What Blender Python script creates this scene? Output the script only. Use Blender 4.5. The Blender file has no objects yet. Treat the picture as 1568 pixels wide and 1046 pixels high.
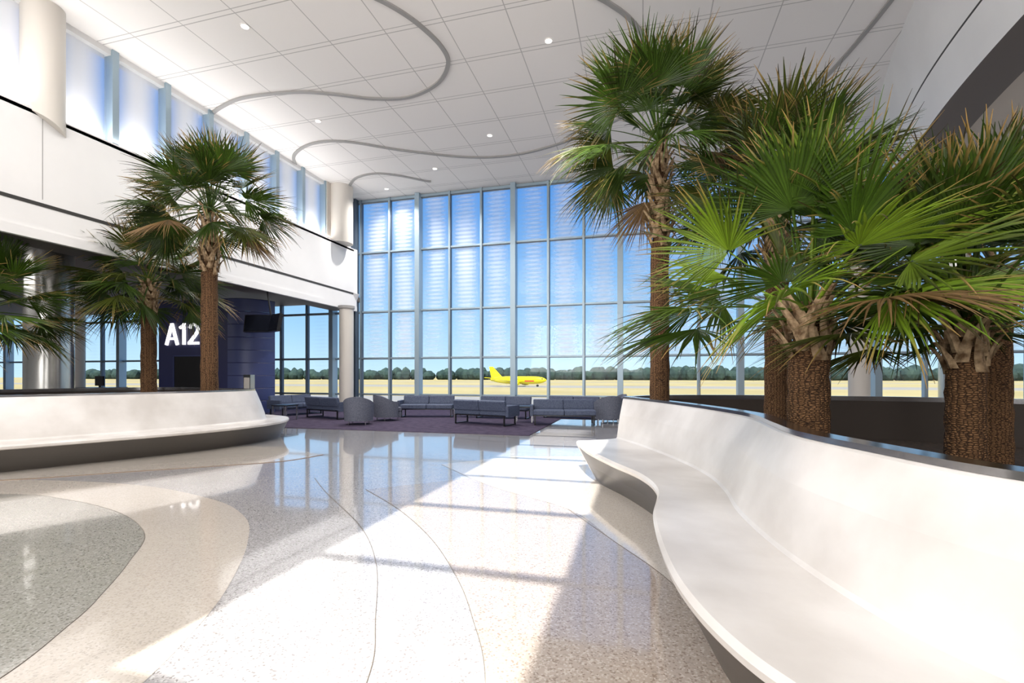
import bpy, math, random
from mathutils import Vector, Matrix
R=random.Random(7)
TH=math.radians(15.1); CS=math.cos(TH); SN=math.sin(TH)
def C(X,Y,z=None):
    a=(X*CS-Y*SN, X*SN+Y*CS)
    return a if z is None else (a[0],a[1],z)
def S(px,py,z):   # survey: photo measurement projected on a horizontal plane of known height
    t=740*(z-1.5)/(576-py); return C((px-784)/740*t,t)
sc=bpy.context.scene
col=sc.collection
# ---------------------------------------------------------------- materials
def mat(name,color=(.8,.8,.8),rough=.5,metal=0,emit=None,es=0,coat=0,spec=.5):
    m=bpy.data.materials.new(name); m.use_nodes=True
    b=m.node_tree.nodes['Principled BSDF']
    b.inputs['Base Color'].default_value=(*color,1); b.inputs['Roughness'].default_value=rough
    b.inputs['Metallic'].default_value=metal; b.inputs['Coat Weight'].default_value=coat
    b.inputs['Specular IOR Level'].default_value=spec
    if emit: b.inputs['Emission Color'].default_value=(*emit,1); b.inputs['Emission Strength'].default_value=es
    return m
def N(m,t,**k):
    n=m.node_tree.nodes.new(t)
    for a,b in k.items(): setattr(n,a,b)
    return n
def L(m,a,b): m.node_tree.links.new(a,b)
def B(m): return m.node_tree.nodes['Principled BSDF']
def noisy(m,c1,c2,scale=3,detail=4,bump=0,bscale=20,coords='Object'):
    tc=N(m,'ShaderNodeTexCoord'); n=N(m,'ShaderNodeTexNoise'); n.inputs['Scale'].default_value=scale; n.inputs['Detail'].default_value=detail
    r=N(m,'ShaderNodeValToRGB'); r.color_ramp.elements[0].position=.35; r.color_ramp.elements[1].position=.65
    r.color_ramp.elements[0].color=(*c1,1); r.color_ramp.elements[1].color=(*c2,1)
    L(m,tc.outputs[coords],n.inputs['Vector']); L(m,n.outputs['Fac'],r.inputs['Fac']); L(m,r.outputs['Color'],B(m).inputs['Base Color'])
    if bump:
        n2=N(m,'ShaderNodeTexNoise'); n2.inputs['Scale'].default_value=bscale; bp=N(m,'ShaderNodeBump'); bp.inputs['Strength'].default_value=bump
        bp.inputs['Distance'].default_value=.02
        L(m,tc.outputs[coords],n2.inputs['Vector']); L(m,n2.outputs['Fac'],bp.inputs['Height']); L(m,bp.outputs['Normal'],B(m).inputs['Normal'])
    return m
def terrazzo(name,base,dark,light,rough=.1):
    m=mat(name,base,rough,spec=.8,coat=.75)
    B(m).inputs['Coat Roughness'].default_value=.035; B(m).inputs['Coat IOR'].default_value=1.6
    tc=N(m,'ShaderNodeTexCoord')
    v=N(m,'ShaderNodeTexVoronoi'); v.inputs['Scale'].default_value=95
    L(m,tc.outputs['Object'],v.inputs['Vector'])
    sep=N(m,'ShaderNodeSeparateColor'); L(m,v.outputs['Color'],sep.inputs['Color'])
    r=N(m,'ShaderNodeValToRGB'); e=r.color_ramp.elements; r.color_ramp.interpolation='CONSTANT'
    e[0].position=0; e[0].color=(*dark,1); e[1].position=.09; e[1].color=(*base,1)
    x=e.new(.72); x.color=(*light,1); x=e.new(.9); x.color=(*[c*.72 for c in base],1)
    L(m,sep.outputs['Red'],r.inputs['Fac'])
    n=N(m,'ShaderNodeTexNoise'); n.inputs['Scale'].default_value=.6; L(m,tc.outputs['Object'],n.inputs['Vector'])
    mx=N(m,'ShaderNodeMix',data_type='RGBA'); mx.inputs[0].default_value=.4
    mx.inputs[7].default_value=(*base,1); L(m,r.outputs['Color'],mx.inputs[6]); L(m,mx.outputs[2],B(m).inputs['Base Color'])
    mr=N(m,'ShaderNodeMapRange'); mr.inputs[3].default_value=rough*.8; mr.inputs[4].default_value=rough*1.4
    L(m,n.outputs['Fac'],mr.inputs[0]); L(m,mr.outputs[0],B(m).inputs['Roughness'])
    return m
M={}
M['white']=noisy(mat('white_plaster',(.8,.78,.75),.55),(.76,.75,.745),(.80,.79,.785),.8)
M['bench']=noisy(mat('polished_plaster',(.8,.77,.73),.3),(.58,.545,.51),(.76,.73,.70),1.3,9)
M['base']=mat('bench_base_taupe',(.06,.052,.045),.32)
M['cap']=mat('steel_cap',(.45,.45,.47),.16,1)
M['soil']=noisy(mat('mulch',(.03,.02,.015),.95),(.012,.009,.007),(.05,.03,.02),14,6,1,30)
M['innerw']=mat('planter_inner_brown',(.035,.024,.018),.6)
M['frame']=mat('mullion_aluminium',(.36,.46,.53),.4,.4)
M['framed']=mat('mullion_dark',(.10,.13,.17),.4,.4)
M['steelcol']=mat('column_steel',(.62,.62,.60),.22,.85)
M['beige']=mat('column_plaster',(.62,.58,.53),.45)
M['dark']=mat('slot_dark',(.03,.028,.026),.6)
M['soffit']=mat('soffit_taupe',(.13,.11,.10),.6)
M['soffitR']=mat('soffit_beige',(.55,.49,.42),.6)
M['trim']=mat('ceiling_trim_grey',(.33,.32,.31),.5)
M['carpet']=noisy(mat('carpet_purple',(.07,.06,.1),.95,spec=.1),(.05,.038,.068),(.085,.068,.105),5,8,.3,200)
M['navy']=mat('navy_panel',(.022,.026,.10),.45)
M['navy2']=mat('navy_panel_light',(.045,.06,.17),.4)
M['letter']=mat('letter_white',(.9,.9,.9),.4,emit=(1,.97,.95),es=1.3)
M['black']=mat('black_plastic',(.012,.012,.014),.3)
M['screen']=mat('tv_screen',(.01,.012,.02),.12)
M['uph']=noisy(mat('upholstery_bluegrey',(.06,.075,.13),.7),(.045,.06,.11),(.085,.105,.165),30)
M['uph2']=noisy(mat('upholstery_grey',(.2,.2,.23),.8),(.09,.10,.135),(.14,.15,.195),30)
M['light']=mat('downlight_lens',(1,1,1),.4,emit=(1,.97,.9),es=1)
M['yellow']=mat('aircraft_yellow',(.95,.78,.0),.35)
M['red']=mat('livery_red',(.7,.03,.02),.4)
M['tyre']=mat('tyre',(.02,.02,.02),.8)
M['metal']=mat('chrome',(.6,.6,.62),.25,1)
M['tree']=noisy(mat('tree_foliage',(.03,.06,.03),.9,spec=.1),(.025,.045,.04),(.05,.08,.06),.1)
M['floor']=terrazzo('terrazzo_grey',(.43,.415,.415),(.11,.09,.085),(.65,.64,.635))
M['tz_green']=terrazzo('terrazzo_greengrey',(.385,.375,.335),(.11,.10,.085),(.55,.54,.5))
M['tz_cream']=terrazzo('terrazzo_cream',(.64,.58,.51),(.52,.46,.39),(.70,.65,.59))
M['tz_tan']=terrazzo('terrazzo_tan',(.42,.355,.30),(.18,.12,.09),(.6,.53,.47))
M['divider']=mat('zinc_divider',(.2,.17,.14),.35,.5)
M['divtan']=mat('divider_brown',(.22,.15,.10),.35)
# ceiling tiles
m=mat('ceiling_tile',(.8,.77,.73),.75); M['ceil']=m
tc=N(m,'ShaderNodeTexCoord'); sx=N(m,'ShaderNodeSeparateXYZ'); L(m,tc.outputs['Object'],sx.inputs[0])
def gl(out,per,w,off=0):
    a=N(m,'ShaderNodeMath',operation='ADD'); a.inputs[1].default_value=100*per+off; L(m,out,a.inputs[0])
    d=N(m,'ShaderNodeMath',operation='DIVIDE'); d.inputs[1].default_value=per; L(m,a.outputs[0],d.inputs[0])
    f=N(m,'ShaderNodeMath',operation='FRACT'); L(m,d.outputs[0],f.inputs[0])
    c=N(m,'ShaderNodeMath',operation='LESS_THAN'); c.inputs[1].default_value=w/per; L(m,f.outputs[0],c.inputs[0]); return c.outputs[0]
g=[gl(sx.outputs[0],1.5,.025),gl(sx.outputs[1],1.5,.025),gl(sx.outputs[1],1.5,.022,.13)]
a=N(m,'ShaderNodeMath',operation='MAXIMUM'); L(m,g[0],a.inputs[0]); L(m,g[1],a.inputs[1])
b=N(m,'ShaderNodeMath',operation='MAXIMUM'); L(m,a.outputs[0],b.inputs[0]); L(m,g[2],b.inputs[1])
mx=N(m,'ShaderNodeMix',data_type='RGBA'); mx.inputs[6].default_value=(.84,.81,.785,1); mx.inputs[7].default_value=(.5,.48,.465,1)
L(m,b.outputs[0],mx.inputs[0]); L(m,mx.outputs[2],B(m).inputs['Base Color'])
# fritted glass
def glass(name,axis,per,off,maxf,lo=0.0,stripes=True,nscale=(.5,.5,.22),pw=1.6):
    m=bpy.data.materials.new(name); m.use_nodes=True; nt=m.node_tree; nt.nodes.clear()
    out=N(m,'ShaderNodeOutputMaterial'); tr=N(m,'ShaderNodeBsdfTransparent'); tr.inputs[0].default_value=(.92,.96,1,1)
    gs=N(m,'ShaderNodeBsdfGlossy'); gs.inputs['Roughness'].default_value=.02
    m1=N(m,'ShaderNodeMixShader'); m1.inputs[0].default_value=.03; L(m,tr.outputs[0],m1.inputs[1]); L(m,gs.outputs[0],m1.inputs[2])
    df=N(m,'ShaderNodeBsdfTranslucent'); df.inputs[0].default_value=(.98,.98,1,1)
    d2=N(m,'ShaderNodeBsdfDiffuse'); d2.inputs[0].default_value=(.98,.98,1,1)
    m2=N(m,'ShaderNodeMixShader'); m2.inputs[0].default_value=.75; L(m,df.outputs[0],m2.inputs[1]); L(m,d2.outputs[0],m2.inputs[2])
    tc=N(m,'ShaderNodeTexCoord'); sx=N(m,'ShaderNodeSeparateXYZ'); L(m,tc.outputs['Object'],sx.inputs[0])
    def M2(op,a,b=None):
        n=N(m,'ShaderNodeMath',operation=op)
        for i,v in enumerate((a,b)):
            if v is None: continue
            if isinstance(v,(int,float)): n.inputs[i].default_value=v
            else: L(m,v,n.inputs[i])
        return n.outputs[0]
    fz=M2('SINE',M2('MULTIPLY',sx.outputs[2],5.6*2*math.pi)); st=M2('ADD',M2('MULTIPLY',fz,.25 if stripes else 0),.75 if stripes else 1)
    ph=M2('MULTIPLY',M2('SUBTRACT',sx.outputs[axis],off),math.pi/per)
    s2=M2('POWER',M2('ABSOLUTE',M2('SINE',ph)),pw)
    mp=N(m,'ShaderNodeMapping'); mp.inputs['Scale'].default_value=nscale; L(m,tc.outputs['Object'],mp.inputs[0])
    nz=N(m,'ShaderNodeTexNoise'); nz.inputs['Scale'].default_value=1.0; nz.inputs['Detail'].default_value=0; L(m,mp.outputs[0],nz.inputs['Vector'])
    mr=N(m,'ShaderNodeMapRange'); mr.inputs[1].default_value=.25; mr.inputs[2].default_value=.7; mr.inputs[3].default_value=lo; L(m,nz.outputs['Fac'],mr.inputs[0])
    f=M2('MULTIPLY',M2('MULTIPLY',M2('MULTIPLY',st,s2),mr.outputs[0]),maxf)
    m3=N(m,'ShaderNodeMixShader'); L(m,f,m3.inputs[0]); L(m,m1.outputs[0],m3.inputs[1]); L(m,m2.outputs[0],m3.inputs[2]); L(m,m3.outputs[0],out.inputs[0])
    return m
M['glass']=glass('fritted_glass',0,1.497,-5.36,.75,.35)
M['glassL']=glass('clear_glass',0,1.497,-5.36,.1)
M['glassC']=glass('glow_glass_clerestory',1,1.42,17.8,1.0,1.0,False,pw=1.1)  # white mid-pane glow and sky haze put into the glass colour
# ---------------------------------------------------------------- mesh helper
class MB:
    def __init__(s): s.v=[]; s.f=[]; s.m=[]; s.mats=[]; s.sm=[]
    def mi(s,k):
        if k not in s.mats: s.mats.append(k)
        return s.mats.index(k)
    def add(s,vs,fs,k,smooth=False):
        o=len(s.v); s.v+= [tuple(v) for v in vs]; i=s.mi(k)
        for f in fs: s.f.append([q+o for q in f]); s.m.append(i); s.sm.append(smooth)
    def box(s,x0,x1,y0,y1,z0,z1,k,mat=None):
        vs=[(x,y,z) for x in(x0,x1) for y in(y0,y1) for z in(z0,z1)]
        if mat: vs=[tuple(mat@Vector(v)) for v in vs]
        s.add(vs,[(0,1,3,2),(4,6,7,5),(0,4,5,1),(2,3,7,6),(0,2,6,4),(1,5,7,3)],k)
    def cyl(s,p0,p1,r0,r1,k,n=24,cap=True,smooth=True):
        p0=Vector(p0);p1=Vector(p1); d=(p1-p0).normalized(); a=d.orthogonal().normalized(); b=d.cross(a)
        vs=[]
        for p,r in((p0,r0),(p1,r1)):
            for i in range(n):
                t=2*math.pi*i/n; vs.append(p+a*math.cos(t)*r+b*math.sin(t)*r)
        s.add(vs,[(i,(i+1)%n,n+(i+1)%n,n+i) for i in range(n)],k,smooth)
        if cap: s.add(vs,[tuple(range(n-1,-1,-1)),tuple(range(n,2*n))],k)
    def lathe(s,prof,k,n=32,mat=None):
        vs=[];fs=[]
        for (r,z) in prof:
            for i in range(n):
                t=2*math.pi*i/n; v=Vector((r*math.cos(t),r*math.sin(t),z)); vs.append(mat@v if mat else v)
        for j in range(len(prof)-1):
            for i in range(n): fs.append((j*n+i,j*n+(i+1)%n,(j+1)*n+(i+1)%n,(j+1)*n+i))
        s.add(vs,fs,k,True)
    def obj(s,name,parent=None,bevel=0):
        me=bpy.data.meshes.new(name); me.from_pydata(s.v,[],s.f)
        for k in s.mats: me.materials.append(M[k])
        me.polygons.foreach_set('material_index',s.m); me.polygons.foreach_set('use_smooth',s.sm); me.update()
        o=bpy.data.objects.new(name,me); col.objects.link(o)
        if parent: o.parent=parent
        if bevel:
            b=o.modifiers.new('b','BEVEL'); b.width=bevel; b.segments=3; b.limit_method='ANGLE'
        return o
def empty(name,loc=(0,0,0),rz=0):
    e=bpy.data.objects.new(name,None); col.objects.link(e); e.location=loc; e.rotation_euler=(0,0,rz); e.empty_display_size=.2; return e
def cr(pts,n=10,closed=False):
    out=[];P=[Vector(p) for p in pts]; k=len(P)
    rng=range(k) if closed else range(k-1)
    for i in rng:
        if closed: a,b,c,d=P[(i-1)%k],P[i],P[(i+1)%k],P[(i+2)%k]
        else: a,b,c,d=P[max(i-1,0)],P[i],P[i+1],P[min(i+2,k-1)]
        for j in range(n):
            t=j/n; out.append(.5*((2*b)+(c-a)*t+(2*a-5*b+4*c-d)*t*t+(3*b-a-3*c+d)*t**3))
    if not closed: out.append(P[-1])
    return out
# ---------------------------------------------------------------- room shell
YW=20.27; ZC=9.8
SX0,SX1,SY0,SY1=-2.62,-.57,-4.6,7.5     # unseen roof opening, guessed, placed so the sun patch lands on the floor
f=MB(); f.box(-40,16,-10,YW+.1,-.3,0,'floor'); floor=f.obj('floor')
def inlay(name,pts,z,k):
    mb=MB(); mb.add([(p[0],p[1],z) for p in pts],[tuple(range(len(pts)))],k); return mb.obj(name,floor)
def cpts(l): return [C(*p) for p in l]
b_out=[(-9.5,6.6),(-7.4,6.98),(-5.28,6.69),(-3.68,5.9),(-2.85,5.15),(-2.39,4.37),(-2.05,3.53),(-1.88,2.89),(-1.8,2.2),(-1.9,1.2),(-2.5,.3)]
a_out=[(-9,5.9),(-6.5,6.13),(-5.43,5.87),(-4.33,5.31),(-3.5,4.6),(-3.09,3.9),(-2.84,3.37),(-2.67,2.93),(-2.53,2.2),(-2.8,1.2),(-3.5,.5)]
inlay('inlay_band_cream',cpts([tuple(p) for p in cr(b_out)])+cpts([(-6,-1),(-10,2)]),.002,'tz_cream')
inlay('inlay_green',cpts([tuple(p) for p in cr(a_out)])+cpts([(-6,-.5),(-9.5,2)]),.004,'tz_green')
c2=[(-5.0,7.6),(-3.2,7.2),(-1.93,6.38),(-1.28,5.44),(-.75,4.46),(-.41,3.59),(-.24,2.97),(-.13,2.36),(-.1,1.2),(-.3,0)]
inlay('inlay_tan',cpts([tuple(p) for p in cr(c2[2:])])+cpts([(4,0),(4,7.5),(1,7.3),(-.6,7.1)]),.002,'tz_tan')
c3=[(-1.2,8.2),(-.3,6.6),(.63,5.44),(.92,4.4),(1.15,3.53),(1.2,2.6),(1.25,1.5),(1.6,.6)]
inlay('inlay_cream_right',cpts([tuple(p) for p in cr(c3)])+cpts([(4,.6),(4,9),(0,9)]),.004,'tz_cream')
st=[(-9,6.6),(-7.3,6.95),(-6.0,7.55),(-4.9,8.05),(-4.03,8.5),(-3.6,9.2)]
inlay('inlay_cream_left',cpts([tuple(p) for p in cr(st)])+cpts([(-4.8,10.2),(-7,10.5),(-9.5,8)]),.002,'tz_cream')
def ribbon(mb,pts,w,z0,z1,k):
    P=[Vector(p[:2]) for p in pts]; n=len(P); l=[];r=[]
    for i in range(n):
        d=(P[min(i+1,n-1)]-P[max(i-1,0)]).normalized(); q=Vector((-d.y,d.x))*w/2; l.append(P[i]+q); r.append(P[i]-q)
    vs=[(p.x,p.y,z0) for p in l]+[(p.x,p.y,z0) for p in r]+[(p.x,p.y,z1) for p in l]+[(p.x,p.y,z1) for p in r]
    fs=[]
    for i in range(n-1):
        fs+=[(i,i+1,n+i+1,n+i),(2*n+i,3*n+i,3*n+i+1,2*n+i+1),(i,2*n+i,2*n+i+1,i+1),(n+i,n+i+1,3*n+i+1,3*n+i)]
    fs+=[(0,n,3*n,2*n),(n-1,3*n-1,4*n-1,2*n-1)]
    mb.add(vs,fs,k)
dv=MB()
d1=[(-2.9,7.1),(-2.38,6.2),(-1.53,4.85),(-1.1,3.9),(-.84,2.97),(-.71,2.36),(-.7,1.2)]
for c_,w in ((a_out,.004),(c2[2:],.004),(c3[2:],.004),(d1,.005)):
    ribbon(dv,cpts([tuple(p) for p in cr(c_)]),w,.001,.0052,'divider')
ribbon(dv,cpts([tuple(p) for p in cr(st)]),.05,.001,.0052,'divtan')
dv.obj('inlay_dividers',floor)
cp=MB(); cp.box(-12.9,-2.75,11.8,YW-.15,.001,.012,'carpet'); cp.box(-40,-12.9,9,YW-.15,.001,.012,'carpet'); cp.box(-2.75,16,16.8,YW-.15,.001,.012,'carpet')
cp.obj('carpet',floor)
c=MB()
for (x0,x1,y0,y1) in ((-13.6,SX0,-10,YW+.2),(SX1,9.2,-10,YW+.2),(SX0,SX1,-10,SY0),(SX0,SX1,SY1,YW+.2)):
    c.box(x0,x1,y0,y1,ZC,ZC+.25,'ceil')
ceil=c.obj('ceiling')
sk=MB()
for yb in [3.46+1.685*i for i in range(-1,8)]:
    y=yb-6; 
    if SY0<y<SY1: sk.box(SX0,SX1,y-.055,y+.055,ZC+.02,ZC+.09,'frame')
sk.obj('sun_patch_bars',ceil)  # added bars, spaced to cast the stripes across the sun patch
# ceiling trims
tr=MB()
curves=[[(560,-12),(600,8),(640,35),(676,70),(686,98),(668,128),(625,148),(570,150),(510,143),(450,140),(375,148),(340,162),(318,178)],
[(458,262),(450,238),(478,219),(530,216),(620,230),(720,240),(790,236),(860,218),(940,185),(1000,150)],
[(533,288),(545,272),(575,265),(610,268),(650,276),(660,277)],
[(905,-12),(935,5),(965,28),(985,60),(970,95)],
[(1375,-15),(1340,30),(1300,78),(1262,120),(1230,155),(1190,190)]]
for i,cv in enumerate(curves):
    ribbon(tr,[tuple(p) for p in cr([S(px,py,ZC) for px,py in cv],8)],.11,ZC-.045,ZC+.01,'trim')
tr.obj('trim_ceiling_curves',ceil)
# main left fascia
w=MB()
w.box(-13.1,-12.8,-10,19.75,4.55,7.3,'white'); w.box(-13.6,-12.8,-10,19.75,7.22,7.34,'white')
w.box(-12.85,-12.77,-10,19.75,4.5,4.72,'white')
w.box(-12.81,-12.79,-10,19.74,5.24,5.32,'dark')
for y in (7.6,):
    w.box(-12.81,-12.795,y,y+.015,5.4,7.2,'trim')
wl=w.obj('wall_left')
e=MB(); e.cyl((-13.0,19.72,4.5),(-13.0,19.72,5.0),.2,.2,'white'); e.cyl((-13.0,19.72,5.0),(-13.0,19.72,5.3),.2,.32,'white'); e.cyl((-13.0,19.7,5.3),(-13.0,19.7,7.34),.24,.24,'white'); e.obj('fascia_end',wl)
# clerestory
g=MB(); fr=MB()
ys=[17.8-1.42*i for i in range(20)]
g.add([(-13.2,-10,7.3),(-13.2,YW,7.3),(-13.2,YW,ZC),(-13.2,-10,ZC)],[(0,1,2,3)],'glassC')
for y in ys: fr.box(-13.28,-13.0,y-.07,y+.07,7.3,ZC,'frame'); fr.box(-13.02,-12.98,y-.08,y+.08,7.3,ZC,'frame')
fr.box(-13.3,-13.05,-10,YW,9.66,ZC,'white'); fr.box(-13.3,-13.0,-10,YW,7.3,7.4,'white')
fr.box(-13.3,-12.95,17.8,18.1,7.3,ZC,'beige')
wc=fr.obj('window_clerestory_left'); g.obj('glass',wc)
# engaged column on left wall
def slantcyl(name,x,y,r,z0,z1,sl,k):
    mb=MB(); n=40; vs=[]
    for i in range(n):
        t=2*math.pi*i/n; vs.append((x+r*math.cos(t),y+r*math.sin(t),z0+sl*(math.sin(t)*-1+1)*.5))
    for i in range(n):
        t=2*math.pi*i/n; vs.append((x+r*math.cos(t),y+r*math.sin(t),z1))
    mb.add(vs,[(i,(i+1)%n,n+(i+1)%n,n+i) for i in range(n)],k,True); mb.add(vs[:n],[tuple(range(n-1,-1,-1))],k); return mb.obj(name)
slantcyl('engaged_column',-13.0,7.74,.38,6.95,ZC,.35,'beige')
# lower gate lounge ceiling + back walls
lc=MB(); lc.box(-40,-12.9,-10,YW+.1,5.0,5.2,'soffit'); lc.box(-14.0,-12.9,-10,19.7,4.56,4.6,'soffit'); lc.obj('ceiling_gate_lounge')
lw=MB(); lw.box(-40.2,-40,-10,YW,0,5,'white'); lw.obj('wall_gate_lounge')
bw=MB(); bw.box(-40,16,-10.2,-10,0,ZC,'white'); bw.obj('wall_back')
rw=MB(); rw.box(16,16.2,-10,YW,0,7.5,'white'); rw.obj('wall_right')
# right fascia (curved)
top=cr([(5.4,-10,ZC),(5.4,5,ZC),(5.5,9,ZC),(5.8,12.6,ZC),(6.9,17,ZC),(8.2,YW,ZC)],10)
bot=cr([(5.6,-10,7.3),(5.7,5,7.3),(5.9,9.6,7.3),(6.5,13.7,7.3),(7.6,17.5,7.3),(8.8,YW,7.3)],10)
rf=MB(); n=len(top)
def strip(mb,a,b,k,sm=True):
    n=len(a); mb.add(list(a)+list(b),[(i,i+1,n+i+1,n+i) for i in range(n-1)],k,sm)
def lerp(f,off=0): return [t.lerp(b,1-f)+Vector((-off,0,0)) for t,b in zip(top,bot)]
strip(rf,bot,lerp(.36),'white'); strip(rf,lerp(.36),lerp(.378),'dark'); strip(rf,lerp(.378),top,'white')
strip(rf,bot,[b+Vector((.9,0,0.0)) for b in bot],'soffit',False)
rf.obj('wall_right_fascia')
rs=MB(); strip(rs,[b+Vector((.85,0,.12)) for b in bot],[Vector((16.1,b.y,7.42)) for b in bot],'soffitR',False)
strip(rs,[b+Vector((.9,0,0)) for b in bot],[b+Vector((.9,0,.14)) for b in bot],'soffitR',False)
strip(rs,[b+Vector((-.5,0,2.6)) for b in bot],[Vector((16.1,b.y,7.6)) for b in bot],'soffitR',False)
rs.obj('ceiling_right_concourse')
# window wall
ww=MB(); gg=MB()
def bay(x0,x1,zt,k='glass',zb=0):
    gg.add([(x0,YW,zb),(x1,YW,zb),(x1,YW,zt),(x0,YW,zt)],[(0,1,2,3)],k)
bay(-40,-13.2,5.0,'glassL'); bay(-13.2,8.6,2.34,'glassL'); bay(-13.2,8.6,ZC,'glass',2.34); bay(8.6,16,2.34,'glassL'); bay(8.6,16,7.4,'glass',2.34)
for k in range(-23,15):
    x=-5.36+1.497*k
    zt=5.0 if x<-13.4 else (ZC if x<8.6 else 7.4)
    if k%3==0: ww.box(x-.11,x+.11,YW-.3,YW+.1,0,zt,'frame')
    else: ww.box(x-.045,x+.045,YW-.12,YW+.08,0,zt,'frame'); 
    ww.box(x+.045,x+.07,YW-.1,YW+.05,0,zt,'framed')
for z,h in ((.05,.1),(.66,.06),(2.34,.07),(4.52,.07),(7.3,.07),(9.72,.12)):
    x0=-40 if z<5 else -13.3; x1=16 if z<7.4 else 8.6
    ww.box(x0,x1,YW-.1,YW+.06,z-h/2,z+h/2,'frame')
    ww.box(x0,x1,YW-.09,YW+.05,z-h/2-.025,z-h/2,'framed')
wo=ww.obj('window_wall_front'); gg.obj('glass',wo)
cb=MB(); cb.box(-13.35,-12.95,19.9,20.2,0,ZC,'framed'); cb.obj('corner_post',wo)
# columns
def column(name,x,y,r,z1,k,ring=True):
    mb=MB(); mb.cyl((x,y,0.012),(x,y,z1),r,r,k,48)
    if ring: mb.cyl((x,y,0.012),(x,y,.25),r+.02,r+.02,'trim',48); mb.cyl((x,y,z1-.12),(x,y,z1),r+.05,r+.05,'trim',48)
    return mb.obj(name)
column('round_column',-15.65,9.46,.52,5.0,'steelcol')
column('round_column',-12.45,18.45,.3,4.55,'beige')
mb=MB(); mb.cyl((-12.75,18.5,7.3),(-12.75,18.5,ZC),.5,.5,'beige',40); mb.obj('round_column')
column('round_column',6.35,16.9,.28,8.4,'beige')
column('round_column',8.7,16.8,.36,7.3,'steelcol')
column('round_column',-20.5,13,.45,5.0,'beige')
# ---------------------------------------------------------------- planter benches
def planter(name,st,close,ztop,sealz):
    root=empty(name)
    E=cr([C(*s[0],0) for s in st]);Cc=cr([C(*s[1],0) for s in st]);T=cr([C(*s[2],0) for s in st]);Bb=cr([C(*s[3],0) for s in st])
    n=len(E)
    def z(P,h): return [Vector((p.x,p.y,h)) for p in P]
    def mix(A,Bq,t): return [a.lerp(b,t) for a,b in zip(A,Bq)]
    mb=MB()
    und=mix(E,Bb,.12)
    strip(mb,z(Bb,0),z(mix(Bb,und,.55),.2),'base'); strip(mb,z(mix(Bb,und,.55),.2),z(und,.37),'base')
    sb=MB()
    strip(sb,z(und,.37),z(E,.385),'bench'); strip(sb,z(E,.385),z(mix(E,Cc,-.01),.42),'bench'); strip(sb,z(mix(E,Cc,-.01),.42),z(mix(E,Cc,.02),.45),'bench')
    prof=[(0,.02,.45),(0,.5,.435),(0,.85,.43),(0,.985,.435),(1,.03,.46),(1,.12,.55),(1,.45,.82),(1,.9,ztop-.02),(1,1,ztop)]
    rows=[z(mix(E,Cc,a),h) if s_==0 else z(mix(Cc,T,a),h) for s_,a,h in prof]
    for a,b in zip(rows,rows[1:]): strip(sb,a,b,'bench')
    for i in (0,n-1):
        loop=[r[i] for r in rows]+[Vector((T[i].x,T[i].y,0)),Vector((Bb[i].x,Bb[i].y,0)),Vector((und[i].x,und[i].y,.37)),Vector((E[i].x,E[i].y,.385))]
        sb.add(loop,[tuple(range(len(loop)))],'bench')
    mb.obj('base',root); sb.obj('seat_and_back',root)
    ring=[Vector((p.x,p.y,0)) for p in T]+[Vector((p.x,p.y,0)) for p in cr([tuple(T[-1])]+[C(*c_,0) for c_ in close]+[tuple(T[0])],8)[1:-1]]
    m_=len(ring)
    def off(P,d):
        o=[]
        for i in range(m_):
            t=(P[(i+1)%m_]-P[i-1]).normalized(); q=Vector((-t.y,t.x,0)); o.append(P[i]+q*d)
        return o
    area=sum(ring[i-1].x*ring[i].y-ring[i].x*ring[i-1].y for i in range(m_)); sg=1 if area>0 else -1
    inner=off(ring,.13*sg); 
    def cl(mb,A,za,Bq,zb,k):
        a=[Vector((p.x,p.y,za)) for p in A]; b=[Vector((p.x,p.y,zb)) for p in Bq]
        strip(mb,a+[a[0]],b+[b[0]],k)
    wb=MB(); cl(wb,off(ring,-.012*sg),ztop-.005,off(ring,-.012*sg),ztop+.03,'cap'); cl(wb,off(ring,-.012*sg),ztop+.03,inner,ztop+.03,'cap'); cl(wb,inner,ztop+.03,inner,ztop-.05,'cap')
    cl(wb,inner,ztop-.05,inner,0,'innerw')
    o2=off(ring,.02*sg); cl(wb,o2,0,o2,ztop,'bench')
    wb.obj('wall_and_cap',root)
    so=MB(); so.add([(p.x,p.y,sealz) for p in off(ring,.06*sg)],[tuple(range(m_))],'soil'); so.obj('mulch_bed',root)
    return root
stR=[((1.05,7.85),(1.80,8.3),(2.02,8.75),(1.22,6.98)),((1.08,7.0),(1.98,7.3),(2.25,7.5),(1.25,6.6)),((1.22,6.0),(2.10,6.1),(2.38,6.2),(1.42,5.9)),
((1.38,5.2),(2.10,5.2),(2.40,5.2),(1.53,5.1)),((1.35,4.5),(1.98,4.5),(2.33,4.6),(1.55,4.5)),((1.10,3.75),(1.78,3.8),(2.1,3.85),(1.40,3.8)),
((.95,3.1),(1.66,3.1),(1.93,3.2),(1.22,3.1)),((.86,2.5),(1.62,2.5),(1.92,2.5),(1.08,2.5)),((.87,2.0),(1.65,2.0),(1.95,2.0),(1.1,2.0)),
((.98,1.6),(1.78,1.6),(2.08,1.65),(1.22,1.6)),((1.3,1.0),(2.05,1.1),(2.3,1.2),(1.5,1.05)),((1.9,.4),(2.5,.7),(2.7,.85),(2.0,.6)),((3.5,.1),(3.6,.6),(3.65,.85),(3.5,.3))]
planter('planter_bench',stR,[(5,.7),(8,1.6),(9.5,4),(9,7),(7.5,8.4),(6,9.1),(4,9.6),(2.7,9.4)],1.1,.35)
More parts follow.
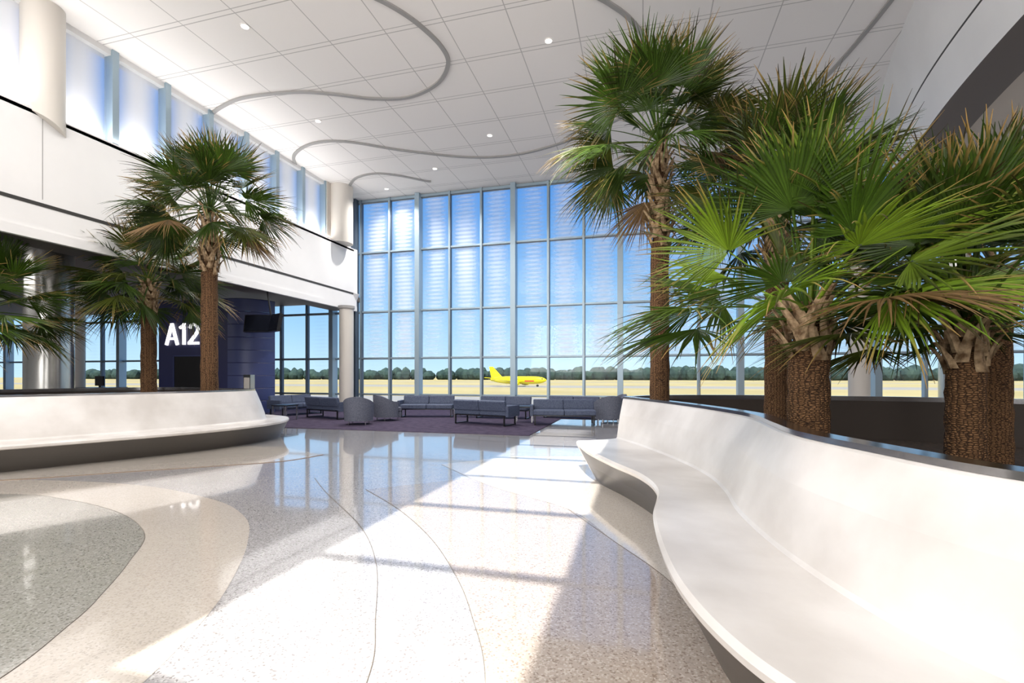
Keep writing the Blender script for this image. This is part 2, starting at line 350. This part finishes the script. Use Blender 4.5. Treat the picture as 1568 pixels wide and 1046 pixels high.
stL=[((-10.5,4.0),(-11.1,4.5),(-11.35,4.65),(-10.7,4.2)),((-9.0,5.9),(-9.6,6.35),(-9.85,6.5),(-9.2,6.1)),((-7.75,7.35),(-8.35,7.8),(-8.6,8.0),(-7.95,7.5)),
((-6.74,8.54),(-7.37,8.95),(-7.62,9.12),(-6.95,8.7)),((-6.0,9.6),(-6.7,9.95),(-6.95,10.1),(-6.2,9.75)),((-5.57,10.7),(-6.28,10.9),(-6.53,11.0),(-5.77,10.8)),
((-5.5,11.7),(-6.1,11.7),(-6.36,11.7),(-5.7,11.7)),((-5.8,12.5),(-6.25,12.3),(-6.5,12.2),(-5.95,12.35)),((-6.5,13.1),(-6.75,12.75),(-6.95,12.55),(-6.6,12.95)),((-7.6,13.7),(-7.75,13.25),(-7.85,13.0),(-7.65,13.5))]
planter('planter_bench',stL,[(-9.5,14),(-10.8,13.7),(-12.1,11.9),(-12.9,9.5),(-12.8,7),(-12.2,5.2)],1.15,.4)
# ---------------------------------------------------------------- palms
lm=bpy.data.materials.new('palm_leaf'); lm.use_nodes=True; M['leaf']=lm
ca=N(lm,'ShaderNodeVertexColor'); ca.layer_name='Col'; b_=B(lm); b_.inputs['Roughness'].default_value=.42; b_.inputs['Specular IOR Level'].default_value=.35
L(lm,ca.outputs['Color'],b_.inputs['Base Color'])
tl=N(lm,'ShaderNodeBsdfTranslucent'); hs=N(lm,'ShaderNodeHueSaturation'); hs.inputs['Value'].default_value=1.4; L(lm,ca.outputs['Color'],hs.inputs['Color']); L(lm,hs.outputs['Color'],tl.inputs['Color'])
ms=N(lm,'ShaderNodeMixShader'); ms.inputs[0].default_value=.2; L(lm,b_.outputs[0],ms.inputs[1]); L(lm,tl.outputs[0],ms.inputs[2])
L(lm,ms.outputs[0],lm.node_tree.nodes['Material Output'].inputs[0])
bm_=mat('palm_trunk',(.15,.08,.04),.85,spec=.2); M['trunk']=bm_
tc=N(bm_,'ShaderNodeTexCoord'); 
mp=N(bm_,'ShaderNodeMapping'); mp.inputs['Scale'].default_value=(13,13,30); L(bm_,tc.outputs['Object'],mp.inputs[0])
vo=N(bm_,'ShaderNodeTexVoronoi',feature='DISTANCE_TO_EDGE'); vo.inputs['Scale'].default_value=1.9; vo.inputs['Randomness'].default_value=.6; L(bm_,mp.outputs[0],vo.inputs['Vector'])
rp=N(bm_,'ShaderNodeValToRGB'); rp.color_ramp.elements[0].color=(.018,.010,.007,1); rp.color_ramp.elements[1].color=(.27,.145,.07,1); rp.color_ramp.elements[1].position=.22
L(bm_,vo.outputs['Distance'],rp.inputs[0]); L(bm_,rp.outputs[0],B(bm_).inputs['Base Color'])
bp=N(bm_,'ShaderNodeBump'); bp.inputs['Strength'].default_value=1; bp.inputs['Distance'].default_value=.035; L(bm_,vo.outputs['Distance'],bp.inputs['Height']); L(bm_,bp.outputs[0],B(bm_).inputs['Normal'])
M['boot']=noisy(mat('palm_boot',(.3,.2,.12),.8,spec=.2),(.12,.07,.035),(.46,.33,.2),12,6,.6,40)
def palm(x,y,z0,ztr,zb,R_tr,Lf,seed,nl=30,tone=1.0,elo=(-15,86),bright=0,manual=()):
    rg=random.Random(seed); V=[];F=[];K=[];SM=[];CO=[]
    def addv(p,c): V.append(tuple(p)); CO.append((*c,1)); return len(V)-1
    n=28; rings=24
    for j in range(rings+1):
        t=j/rings; z=z0+(ztr-z0)*t; r=R_tr*(1.05-.1*t)*(1+.02*math.sin(j*2.3))
        for i in range(n):
            a=2*math.pi*i/n; rr=r*(1+.03*math.sin(i*7+j*5)+rg.uniform(-.015,.015)); addv((x+rr*math.cos(a),y+rr*math.sin(a),z),(0,0,0))
    for j in range(rings):
        for i in range(n): F.append((j*n+i,j*n+(i+1)%n,(j+1)*n+(i+1)%n,(j+1)*n+i));K.append(0);SM.append(True)
    o=len(V); zz=[ztr-.05,ztr+.1,(ztr+zb)/2,zb+.05]; rrs=[.9,.75,.62,.4]
    for z,r in zip(zz,rrs):
        for i in range(n): a=2*math.pi*i/n; addv((x+R_tr*r*math.cos(a),y+R_tr*r*math.sin(a),z),(0,0,0))
    for j in range(3):
        for i in range(n): F.append((o+j*n+i,o+j*n+(i+1)%n,o+(j+1)*n+(i+1)%n,o+(j+1)*n+i));K.append(0);SM.append(True)
    nb=int(14+ (zb-ztr)*20)
    for b in range(nb):
        t=b/nb; a=b*2.39996+rg.uniform(-.1,.1); z=ztr-.05+(zb-ztr)*t*.85; r=R_tr*(.8-.22*t)
        rad=Vector((math.cos(a),math.sin(a),0)); tan=Vector((-math.sin(a),math.cos(a),0)); up=Vector((0,0,1))
        tilt=(1 if b%2 else -1)*rg.uniform(.3,.6); ln=R_tr*rg.uniform(1.6,2.3); w0=R_tr*.38; w1=R_tr*.17
        prev=None
        for s in range(5):
            q=s/4; p=Vector((x,y,z))+rad*(r+.01+ R_tr*(.1+ .7*q*q))+up*ln*q+tan*tilt*ln*q*.8-tan*tilt*ln*.3; w=w0+(w1-w0)*q; th=.03*(1-q*.5)
            ids=[addv(p-tan*w,(0,0,0)),addv(p+rad*th,(0,0,0)),addv(p+tan*w,(0,0,0)),addv(p-rad*th,(0,0,0))]
            if prev:
                for i in range(4): F.append((prev[i],prev[(i+1)%4],ids[(i+1)%4],ids[i]));K.append(1);SM.append(False)
            prev=ids
        F.append(tuple(prev));K.append(1);SM.append(False)
    specs=[]
    for l in range(nl):
        u=(l+.5)/nl; a=l*2.39996+rg.uniform(-.25,.25)
        el=elo[1]+(elo[0]-elo[1])*(u**.9)+rg.uniform(-7,7)
        specs.append((u,a,el,rg.uniform(.42,.58),rg.uniform(.48,.58),None))
    for (a,el,pl,rl,cl_) in manual: specs.append((.5,a,el,pl,rl,cl_))
    for (u,a,el,pl,rl,cl_) in specs:
        el=min(math.radians(el),math.radians(86))
        d=Vector((math.cos(el)*math.cos(a),math.cos(el)*math.sin(a),math.sin(el)))
        up=Vector((0,0,1)); s=d.cross(up).normalized(); 
        pet=Lf*pl; Rf=Lf*rl
        bp_=Vector((x,y,zb-.12+.16*(1-u)))+Vector((math.cos(a),math.sin(a),0))*R_tr*.35
        g=rg.uniform(.55,1.25)*tone
        young=max(0,1-u*1.6)
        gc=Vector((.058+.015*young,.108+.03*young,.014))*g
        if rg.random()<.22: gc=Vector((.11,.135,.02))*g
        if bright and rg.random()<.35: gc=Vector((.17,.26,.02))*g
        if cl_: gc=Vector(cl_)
        pts=[bp_+d*pet*t-up*.14*pet*t*t*math.cos(el) for t in(0,.35,.7,1)]
        prev=None
        for q,p in enumerate(pts):
            w=.024-.012*q/3; nn=s.cross(d)
            ids=[addv(p-s*w,gc*1.3),addv(p+nn*w*.6,gc*1.3),addv(p+s*w,gc*1.3),addv(p-nn*w*.5,gc*1.3)]
            if prev:
                for i in range(4): F.append((prev[i],prev[(i+1)%4],ids[(i+1)%4],ids[i]));K.append(2);SM.append(True)
            prev=ids
        hub=pts[-1]; d2=(pts[-1]-pts[-2]).normalized(); 
        roll=rg.uniform(-.6,.6); s2=(Matrix.Rotation(roll,3,d2)@s); n2=s2.cross(d2)
        if n2.z<0: n2=-n2
        NS=44; span=math.radians(rg.uniform(78,112)); dph=2*span/NS
        droop=rg.uniform(.12,.3)*(.3+.7*max(0,math.cos(el))); cup=rg.uniform(.1,.4)
        if el>.8: cup*=-.8
        brown=rg.uniform(.5,1) if rg.random()<.8 else .2
        dead=(u>.9 and rg.random()<.3)
        for k in range(NS):
            ph=-span+dph*(k+.5); e=d2*math.cos(ph)+s2*math.sin(ph); q=-d2*math.sin(ph)+s2*math.cos(ph)
            Ls=Rf*(.74+.26*math.cos(ph))*rg.uniform(.86,1.06); tw=rg.uniform(-.16,.16); dr=rg.uniform(.1,2.0); tb=rg.random()<brown
            sh=rg.uniform(.7,1.3)
            prev=None
            for fr_ in (.03,.25,.46,.62,.78,.91,1.0):
                r=Ls*fr_; 
                w=r*math.tan(dph/2)*1.02 if fr_<=.46 else Ls*.46*math.tan(dph/2)*(1-fr_)/.54*1.05+.0018
                p=hub+e*r-n2*cup*Rf*(math.sin(ph)**2)*(r/Rf)+ (-up)*droop*Rf*dr*(r/Rf)**2.8*.9 + q*tw*Rf*max(0,fr_-.46)
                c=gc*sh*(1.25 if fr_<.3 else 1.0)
                if dead: c=Vector((.2,.12,.05))*sh
                elif tb and fr_>.7: 
                    c=c.lerp(Vector((.40,.25,.09)) if sh>.95 else Vector((.05,.03,.012)),min(1,(fr_-.6)*3))
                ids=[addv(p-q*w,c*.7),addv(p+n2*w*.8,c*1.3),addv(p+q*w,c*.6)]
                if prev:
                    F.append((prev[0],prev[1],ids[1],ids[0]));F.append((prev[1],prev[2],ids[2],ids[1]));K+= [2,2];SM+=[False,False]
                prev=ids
    me=bpy.data.meshes.new('fan_palm'); me.from_pydata(V,[],F)
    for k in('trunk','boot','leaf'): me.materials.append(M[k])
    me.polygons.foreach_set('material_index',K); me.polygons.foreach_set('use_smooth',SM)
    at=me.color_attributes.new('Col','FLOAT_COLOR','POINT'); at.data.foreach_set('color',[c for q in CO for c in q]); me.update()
    o=bpy.data.objects.new('fan_palm',me); col.objects.link(o); return o
def PC(X,Y,*a,**k): x,y=C(X,Y); return palm(x,y,*a,**k)
BR=(.17,.28,.02)
# azimuths in the room frame
tv_=-math.pi/2+TH
PC(2.82,4.6,.35,1.66,2.16,.18,1.8,11,26,1.0,elo=(6,88),bright=1,manual=((tv_-.75,8,.5,.5,BR),(tv_+.2,8,.42,.48,BR),(tv_+1.2,16,.65,.58,BR),(tv_-1.5,8,.6,.52,(.07,.12,.015)),(tv_+1.6,24,.75,.55,(.2,.26,.03))))
PC(2.72,8.9,.35,3.85,5.85,.17,2.05,22,42,.85,elo=(-30,86))
PC(4.1,7.5,.35,2.9,4.1,.165,2.0,33,30,.6,elo=(-12,86))
PC(4.08,4.35,.35,1.55,2.02,.145,1.75,44,28,.75,elo=(5,86))
PC(6.3,6.3,.35,2.2,3.0,.17,1.9,55,24,.65,elo=(0,86))
PC(-7.2,11.5,.4,3.95,5.5,.18,1.85,66,40,.65,elo=(-28,86))
PC(-9.77,13,.4,3.2,4.05,.18,1.95,78,40,.7,elo=(-28,86))
PC(-11.5,10.4,.4,2.2,2.95,.19,1.9,88,32,.85,elo=(-25,80))
# ---------------------------------------------------------------- A12 gate wall
gw=empty('gate_sign_wall')
mb=MB(); mb.box(-18.2,-14.9,14.6,15.4,.012,4.4,'navy'); mb.box(-17.4,-15.9,14.58,14.62,.012,2.25,'black')
mb.box(-17.45,-17.4,14.56,14.6,.012,2.3,'navy2'); mb.box(-15.9,-15.85,14.56,14.6,.012,2.3,'navy2'); mb.box(-17.45,-15.85,14.56,14.6,2.25,2.3,'navy2')
mb.obj('backdrop',gw)
mb=MB(); pts=[Vector((-14.9+1.1*math.sin(t*math.pi/20)*1.0,15.75-1.15*math.cos(t*math.pi/20),0)) for t in range(11)]
for i in range(9):
    z0=.1+i*.478; a=[p+Vector((0,0,z0)) for p in pts]; b=[p+Vector((0,0,z0+.45)) for p in pts]; strip(mb,a,b,'navy2')
    strip(mb,b,[p+Vector((-.01,.01,z0+.478)) for p in pts],'navy',False)
mb.obj('curved_return',gw)
lt=MB()
def stroke(pts,w=.105):
    t=MB(); ribbon(t,pts,w,0,.07,'letter')
    vs=[(v[0],14.59-v[2],v[1]) for v in t.v]; lt.add(vs,[list(reversed(f)) for f in t.f],'letter')
ox,oz,Hh=-17.76,2.7,.82
stroke([(ox,oz),(ox+.27,oz+Hh)]); stroke([(ox+.54,oz),(ox+.27,oz+Hh)]); stroke([(ox+.1,oz+.24),(ox+.44,oz+.24)],.09)
x1=ox+.86
stroke([(x1,oz),(x1,oz+Hh)]); stroke([(x1+.03,oz+Hh-.04),(x1-.2,oz+Hh-.18)],.09)
x2=ox+1.09
arc=[(x2+.235+.2*math.cos(math.radians(a)),oz+Hh-.25+.2*math.sin(math.radians(a))) for a in range(165,-31,-15)]
stroke(arc+[(x2+.30,oz+.34),(x2+.03,oz+.06)],.1); stroke([(x2-.02,oz+.05),(x2+.47,oz+.05)],.1)
lt.obj('lettering_A12',gw)
mb=MB(); mb.box(-19.6,-18.4,12.8,13.4,.012,1.05,'navy2'); mb.box(-19.7,-18.3,12.7,13.5,1.05,1.1,'cap'); mb.box(-19.2,-18.8,13.0,13.05,1.15,1.5,'black'); mb.box(-19.02,-18.98,13.0,13.05,1.1,1.2,'black'); mb.obj('gate_podium')
mb=MB(); mb.box(-13.6,-13.3,14.0,14.2,.012,1.55,'cap'); mb.box(-13.55,-13.35,13.97,14.0,.9,1.45,'beige'); mb.obj('info_kiosk')
# TV
tv=MB(); RM=Matrix.Translation((-12.7,14.3,3.35))@Matrix.Rotation(math.radians(12),4,'Z')@Matrix.Rotation(math.radians(-10),4,'X')
tv.box(-.95,.02,-.06,.06,-.3,.32,'black',RM); tv.box(-.92,-.01,-.065,-.06,-.27,.29,'screen',RM)
RM2=Matrix.Translation((-12.7,14.3,3.35))@Matrix.Rotation(math.radians(-25),4,'Z')@Matrix.Rotation(math.radians(-10),4,'X')
tv.box(.02,.7,-.06,.06,-.3,.32,'black',RM2); tv.box(.04,.68,-.065,-.06,-.27,.29,'screen',RM2)
tv.cyl((-12.72,14.4,3.3),(-12.95,14.4,4.6),.03,.03,'black'); tv.obj('hanging_monitor')
# ---------------------------------------------------------------- lounge furniture
FZ=.012
def sofa_bench(X,Y,nseat,rz,name='lounge_sofa',w=.95):
    x,y=C(X,Y); root=empty(name,(x,y,FZ),rz)
    mb=MB(); W=nseat*w
    for i in range(nseat):
        x0=(i-nseat/2)*w
        mb.box(x0+.004,x0+w-.004,-.38,.3,.30,.46,'uph')
        Rm=Matrix.Translation((x0,.27,.44))@Matrix.Rotation(math.radians(-12),4,'X'); mb.box(.004,w-.004,-.07,.06,0,.32,'uph',Rm)
    mb.obj('cushions',root,.035)
    fr=MB()
    fr.box(-W/2,W/2,-.32,.28,.27,.30,'black')
    for xx in [-W/2+.06,W/2-.06]:
        fr.box(xx-.02,xx+.02,-.36,-.32,0,.3,'black'); fr.box(xx-.02,xx+.02,.28,.32,0,.3,'black'); fr.box(xx-.02,xx+.02,-.36,.32,0,.03,'black')
    # one closed upholstered arm, one open end (as on modular lounge seating)
    fr.box(-W/2-.09,-W/2,-.36,.32,.28,.60,'uph')
    fr.obj('frame_and_arm',root); return root
def club(X,Y,rz):
    x,y=C(X,Y); root=empty('club_chair',(x,y,FZ),rz); mb=MB()
    mb.box(-.3,.3,-.38,.22,.28,.45,'uph2'); mb.obj('seat_cushion',root,.05)
    sh=MB(); n=20
    o=[];i_=[]
    for k in range(n+1):
        a=math.radians(-25+230*k/n); h=.64+.22*max(0,math.sin(a)); o.append((.46*math.cos(a),.02+.46*math.sin(a),h)); i_.append((.33*math.cos(a),.02+.33*math.sin(a),h))
    lo=[Vector((p[0]*.93,p[1]*.93,.12)) for p in o]; li=[Vector((p[0],p[1],.12)) for p in i_]; O=[Vector(p) for p in o]; I=[Vector(p) for p in i_]
    strip(sh,lo,O,'uph2');strip(sh,O,I,'uph2',False);strip(sh,I,li,'uph2');strip(sh,li,lo,'uph2')
    for k in(0,n): sh.add([lo[k],O[k],I[k],li[k]],[(0,1,2,3)],'uph2')
    sh.box(-.32,.32,-.34,.25,.12,.28,'uph2'); sh.obj('shell',root)
    lg=MB()
    for a in(-1,1):
        for b in(-.25,.25): lg.cyl((a*.25,b,0),(a*.25,b,.13),.018,.025,'metal',10)
    lg.obj('legs',root); return root
def table(X,Y,rz=0):
    x,y=C(X,Y); root=empty('side_table',(x,y,FZ),rz); mb=MB()
    mb.box(-.3,.3,-.3,.3,.48,.52,'black'); 
    for a in(-.26,.26):
        for b in(-.26,.26): mb.box(a-.02,a+.02,b-.02,b+.02,0,.48,'metal')
    mb.obj('table_top_and_legs',root)
r=math.radians
sofa_bench(-.85,15.0,2,r(165)); sofa_bench(1.6,14.9,2,r(12)); table(.4,15.7,r(10))
sofa_bench(-.3,17.2,2,r(0)); sofa_bench(2.1,17.2,2,r(-10))
club(3.1,15.6,r(200)); club(3.5,16.8,r(290))
club(-4.75,15.0,r(200)); club(-4.2,16.3,r(150))
sofa_bench(-3.1,17.8,2,r(15)); table(-1.75,17.7)
sofa_bench(-6.5,17.2,2,r(160)); sofa_bench(-8.3,18.6,2,r(80)); table(-7.7,16.4)
# ---------------------------------------------------------------- downlights
dl=[(375,40),(840,62),(487,185),(750,207),(666,258),(592,289)]
for px,py in dl:
    x,y=S(px,py,ZC); mb=MB(); mb.cyl((x,y,ZC-.012),(x,y,ZC+.01),.11,.11,'ceil',24); mb.cyl((x,y,ZC-.02),(x,y,ZC-.011),.085,.085,'light',24); mb.obj('recessed_downlight')
# ---------------------------------------------------------------- exterior
g=noisy(mat('airfield',(.7,.55,.3),.95,spec=0),(.62,.50,.23),(.74,.60,.30),.02,6); M['airfield']=g
tc=N(g,'ShaderNodeTexCoord'); sx=N(g,'ShaderNodeSeparateXYZ'); L(g,tc.outputs['Object'],sx.inputs[0])
dvd=N(g,'ShaderNodeMath',operation='DIVIDE'); dvd.inputs[1].default_value=800; L(g,sx.outputs[1],dvd.inputs[0])
rp=N(g,'ShaderNodeValToRGB'); rp.color_ramp.interpolation='CONSTANT'; e=rp.color_ramp.elements
e[0].position=0; e[0].color=(1,1,1,1); e[1].position=.15; e[1].color=(0,0,0,1)
for p,v in ((.28,.9),(.345,0),(.5,.7),(.54,.0)): q=e.new(p); q.color=(v,v,v,1)
L(g,dvd.outputs[0],rp.inputs[0])
old=B(g).inputs['Base Color'].links[0].from_socket
mx=N(g,'ShaderNodeMix',data_type='RGBA'); L(g,rp.outputs[0],mx.inputs[0]); L(g,old,mx.inputs[6]); mx.inputs[7].default_value=(.50,.47,.42,1)
hs2=N(g,'ShaderNodeHueSaturation'); hs2.inputs['Value'].default_value=.56; L(g,mx.outputs[2],hs2.inputs['Color']); L(g,hs2.outputs[0],B(g).inputs['Base Color'])
mb=MB(); mb.box(-2500,2500,20.9,3000,-4.6,-4,'airfield'); mb.obj('airfield_ground')
mb=MB(); rt=random.Random(3)
import bmesh
bmx=bmesh.new(); bmesh.ops.create_icosphere(bmx,subdivisions=2,radius=1); iv=[v.co.copy() for v in bmx.verts]; iff=[[v.index for v in f.verts] for f in bmx.faces]; bmx.free()
for i in range(420):
    x=-1100+i*5+rt.uniform(-3,3); y=690+rt.uniform(-20,20); h=rt.uniform(11,18); wd=rt.uniform(6,11)
    mb.add([(x+v.x*wd*rt.uniform(.85,1.1),y+v.y*wd,-4+h*.5+v.z*h*.62*rt.uniform(.9,1.08)) for v in iv],iff,'tree')
mb.obj('treeline')
ap=empty('airplane'); ax,ay=C((792-784)/740*255,255); ap.location=(ax,ay,-4); ap.rotation_euler=(0,0,-TH)
RX=Matrix.Rotation(math.radians(90),4,'Y')
fu=MB(); prof=[(.02,-17),(.5,-16.2),(1.1,-13.5),(1.75,-10),(1.98,-7),(1.98,9),(1.9,11.5),(1.6,14),(1.1,15.8),(.5,16.8),(.02,17.1)]
fu.lathe(prof,'yellow',28,Matrix.Translation((0,0,3.4))@RX)
fu.obj('fuselage',ap)
wg=MB()
for s in(-1,1):
    a=[(3.5,s*1.5,2.6),(-2.8,s*1.5,2.6),(-6,s*16.5,3.9),(-4.2,s*16.5,3.9)]
    wg.add([(x,y,z+.3) for x,y,z in a]+[(x,y,z-.1) for x,y,z in a],[(0,1,2,3),(7,6,5,4),(0,4,5,1),(1,5,6,2),(2,6,7,3),(3,7,4,0)],'yellow')
    a=[(-12.5,s*.5,4.2),(-15.8,s*.5,4.2),(-16.8,s*6,4.6),(-15.2,s*6,4.6)]
    wg.add([(x,y,z+.15) for x,y,z in a]+[(x,y,z-.1) for x,y,z in a],[(0,1,2,3),(7,6,5,4),(0,4,5,1),(1,5,6,2),(2,6,7,3),(3,7,4,0)],'yellow')
    wg.lathe([(.75,-2),(1.05,-.5),(1.1,1),(.95,2),(.6,1.9),(.5,0)],'yellow',20,Matrix.Translation((2,s*5.2,1.75))@RX)
a=[(-9.5,0,5.2),(-16,0,4.4),(-17.6,0,10.6),(-15.2,0,10.6)]
wg.add([(x,.18,z) for x,y,z in a]+[(x,-.18,z) for x,y,z in a],[(0,1,2,3),(7,6,5,4),(0,4,5,1),(1,5,6,2),(2,6,7,3),(3,7,4,0)],'yellow')
wg.obj('wings_and_tail',ap)
ld=MB()
for i in range(30):
    x=-9+i*.72; ld.box(x,x+.3,-2.0,-1.93,3.75,4.1,'black')
ld.box(5.5,11,-2.02,-1.9,2.7,3.35,'red'); ld.box(14.6,15.7,-1.25,1.25,3.95,4.35,'black')
ld.obj('windows_and_livery',ap)
gr=MB()
for x,y in((12,0),(-2,-2.6),(-2,2.6)): gr.cyl((x,y-.35,.55),(x,y+.35,.55),.55,.55,'tyre',18); gr.cyl((x,y,.6),(x,y,2.4),.15,.15,'metal',10)
gr.obj('landing_gear',ap)
# ---------------------------------------------------------------- lights
def area(name,loc,rot,sx_,sy_,p,c=(1,.965,.93)):
    l=bpy.data.lights.new(name,'AREA'); l.shape='RECTANGLE'; l.size=sx_; l.size_y=sy_; l.energy=p; l.color=c
    o=bpy.data.objects.new(name,l); o.location=loc; o.rotation_euler=rot; col.objects.link(o); return o
sun=bpy.data.lights.new('sun','SUN'); sun.energy=8; sun.angle=math.radians(.5); sun.color=(1,.975,.92)
so=bpy.data.objects.new('sun',sun); so.rotation_euler=Vector((0,6,-9.8)).to_track_quat('-Z','Y').to_euler(); col.objects.link(so)
area('fill_overhead',(-8,1,9.6),(0,0,0),7,14,620)  # added overhead fill above the view, stands for no fitting
area('fill_overhead',(2.5,1,9.6),(0,0,0),5,14,90)  # second added overhead fill, on the right side
area('fill_behind_camera',(-3,-9,5),(math.radians(118),0,0),16,7,2000)  # added frontal fill behind the camera, brightens the whole hall
area('fill_ledge_up',(-13.0,8,7.45),(math.radians(180),0,0),.15,20,280)  # added fill hidden on the ledge to brighten the ceiling
area('fill_gate_lounge',(-20,4,4.9),(0,0,0),8,8,500)  # area fill added under the lounge ceiling, no fitting modelled
area('fill_right_concourse',(11,6,7.2),(0,0,0),6,8,300)  # area fill added under the right soffit, out of view
for i,(px,py) in enumerate(dl):
    x,y=S(px,py,ZC); l=bpy.data.lights.new('downlight_lamp','SPOT'); l.energy=900 if i>1 else 420; l.spot_size=math.radians(140); l.spot_blend=.8; l.shadow_soft_size=.08; l.color=(1,.965,.92)
    o=bpy.data.objects.new('downlight_lamp',l); o.location=(x,y,ZC-.05); col.objects.link(o)
# world
w=bpy.data.worlds.new('sky'); sc.world=w; w.use_nodes=True; nt=w.node_tree; bg=nt.nodes['Background']
tc=nt.nodes.new('ShaderNodeTexCoord'); sx=nt.nodes.new('ShaderNodeSeparateXYZ'); rp=nt.nodes.new('ShaderNodeValToRGB')
nt.links.new(tc.outputs['Generated'],sx.inputs[0]); nt.links.new(sx.outputs[2],rp.inputs[0]); nt.links.new(rp.outputs[0],bg.inputs[0])
e=rp.color_ramp.elements; e[0].position=0; e[0].color=(.58,.80,.93,1); e[1].position=.1; e[1].color=(.36,.62,.88,1)
for p,c_ in((.22,(.18,.43,.79)),(.38,(.07,.26,.66)),(.7,(.06,.22,.58))): q=e.new(p); q.color=(*c_,1)
bg.inputs[1].default_value=1.05
# camera
cam=bpy.data.cameras.new('camera'); cam.sensor_width=36; cam.lens=740/1568*36; cam.shift_y=53/1568; cam.clip_end=5000; cam.clip_start=.05
co=bpy.data.objects.new('camera',cam); co.location=(0,0,1.5); co.rotation_euler=(math.pi/2,0,TH); col.objects.link(co); sc.camera=co
sc.view_settings.view_transform='Standard'
sc.view_settings.exposure=.24
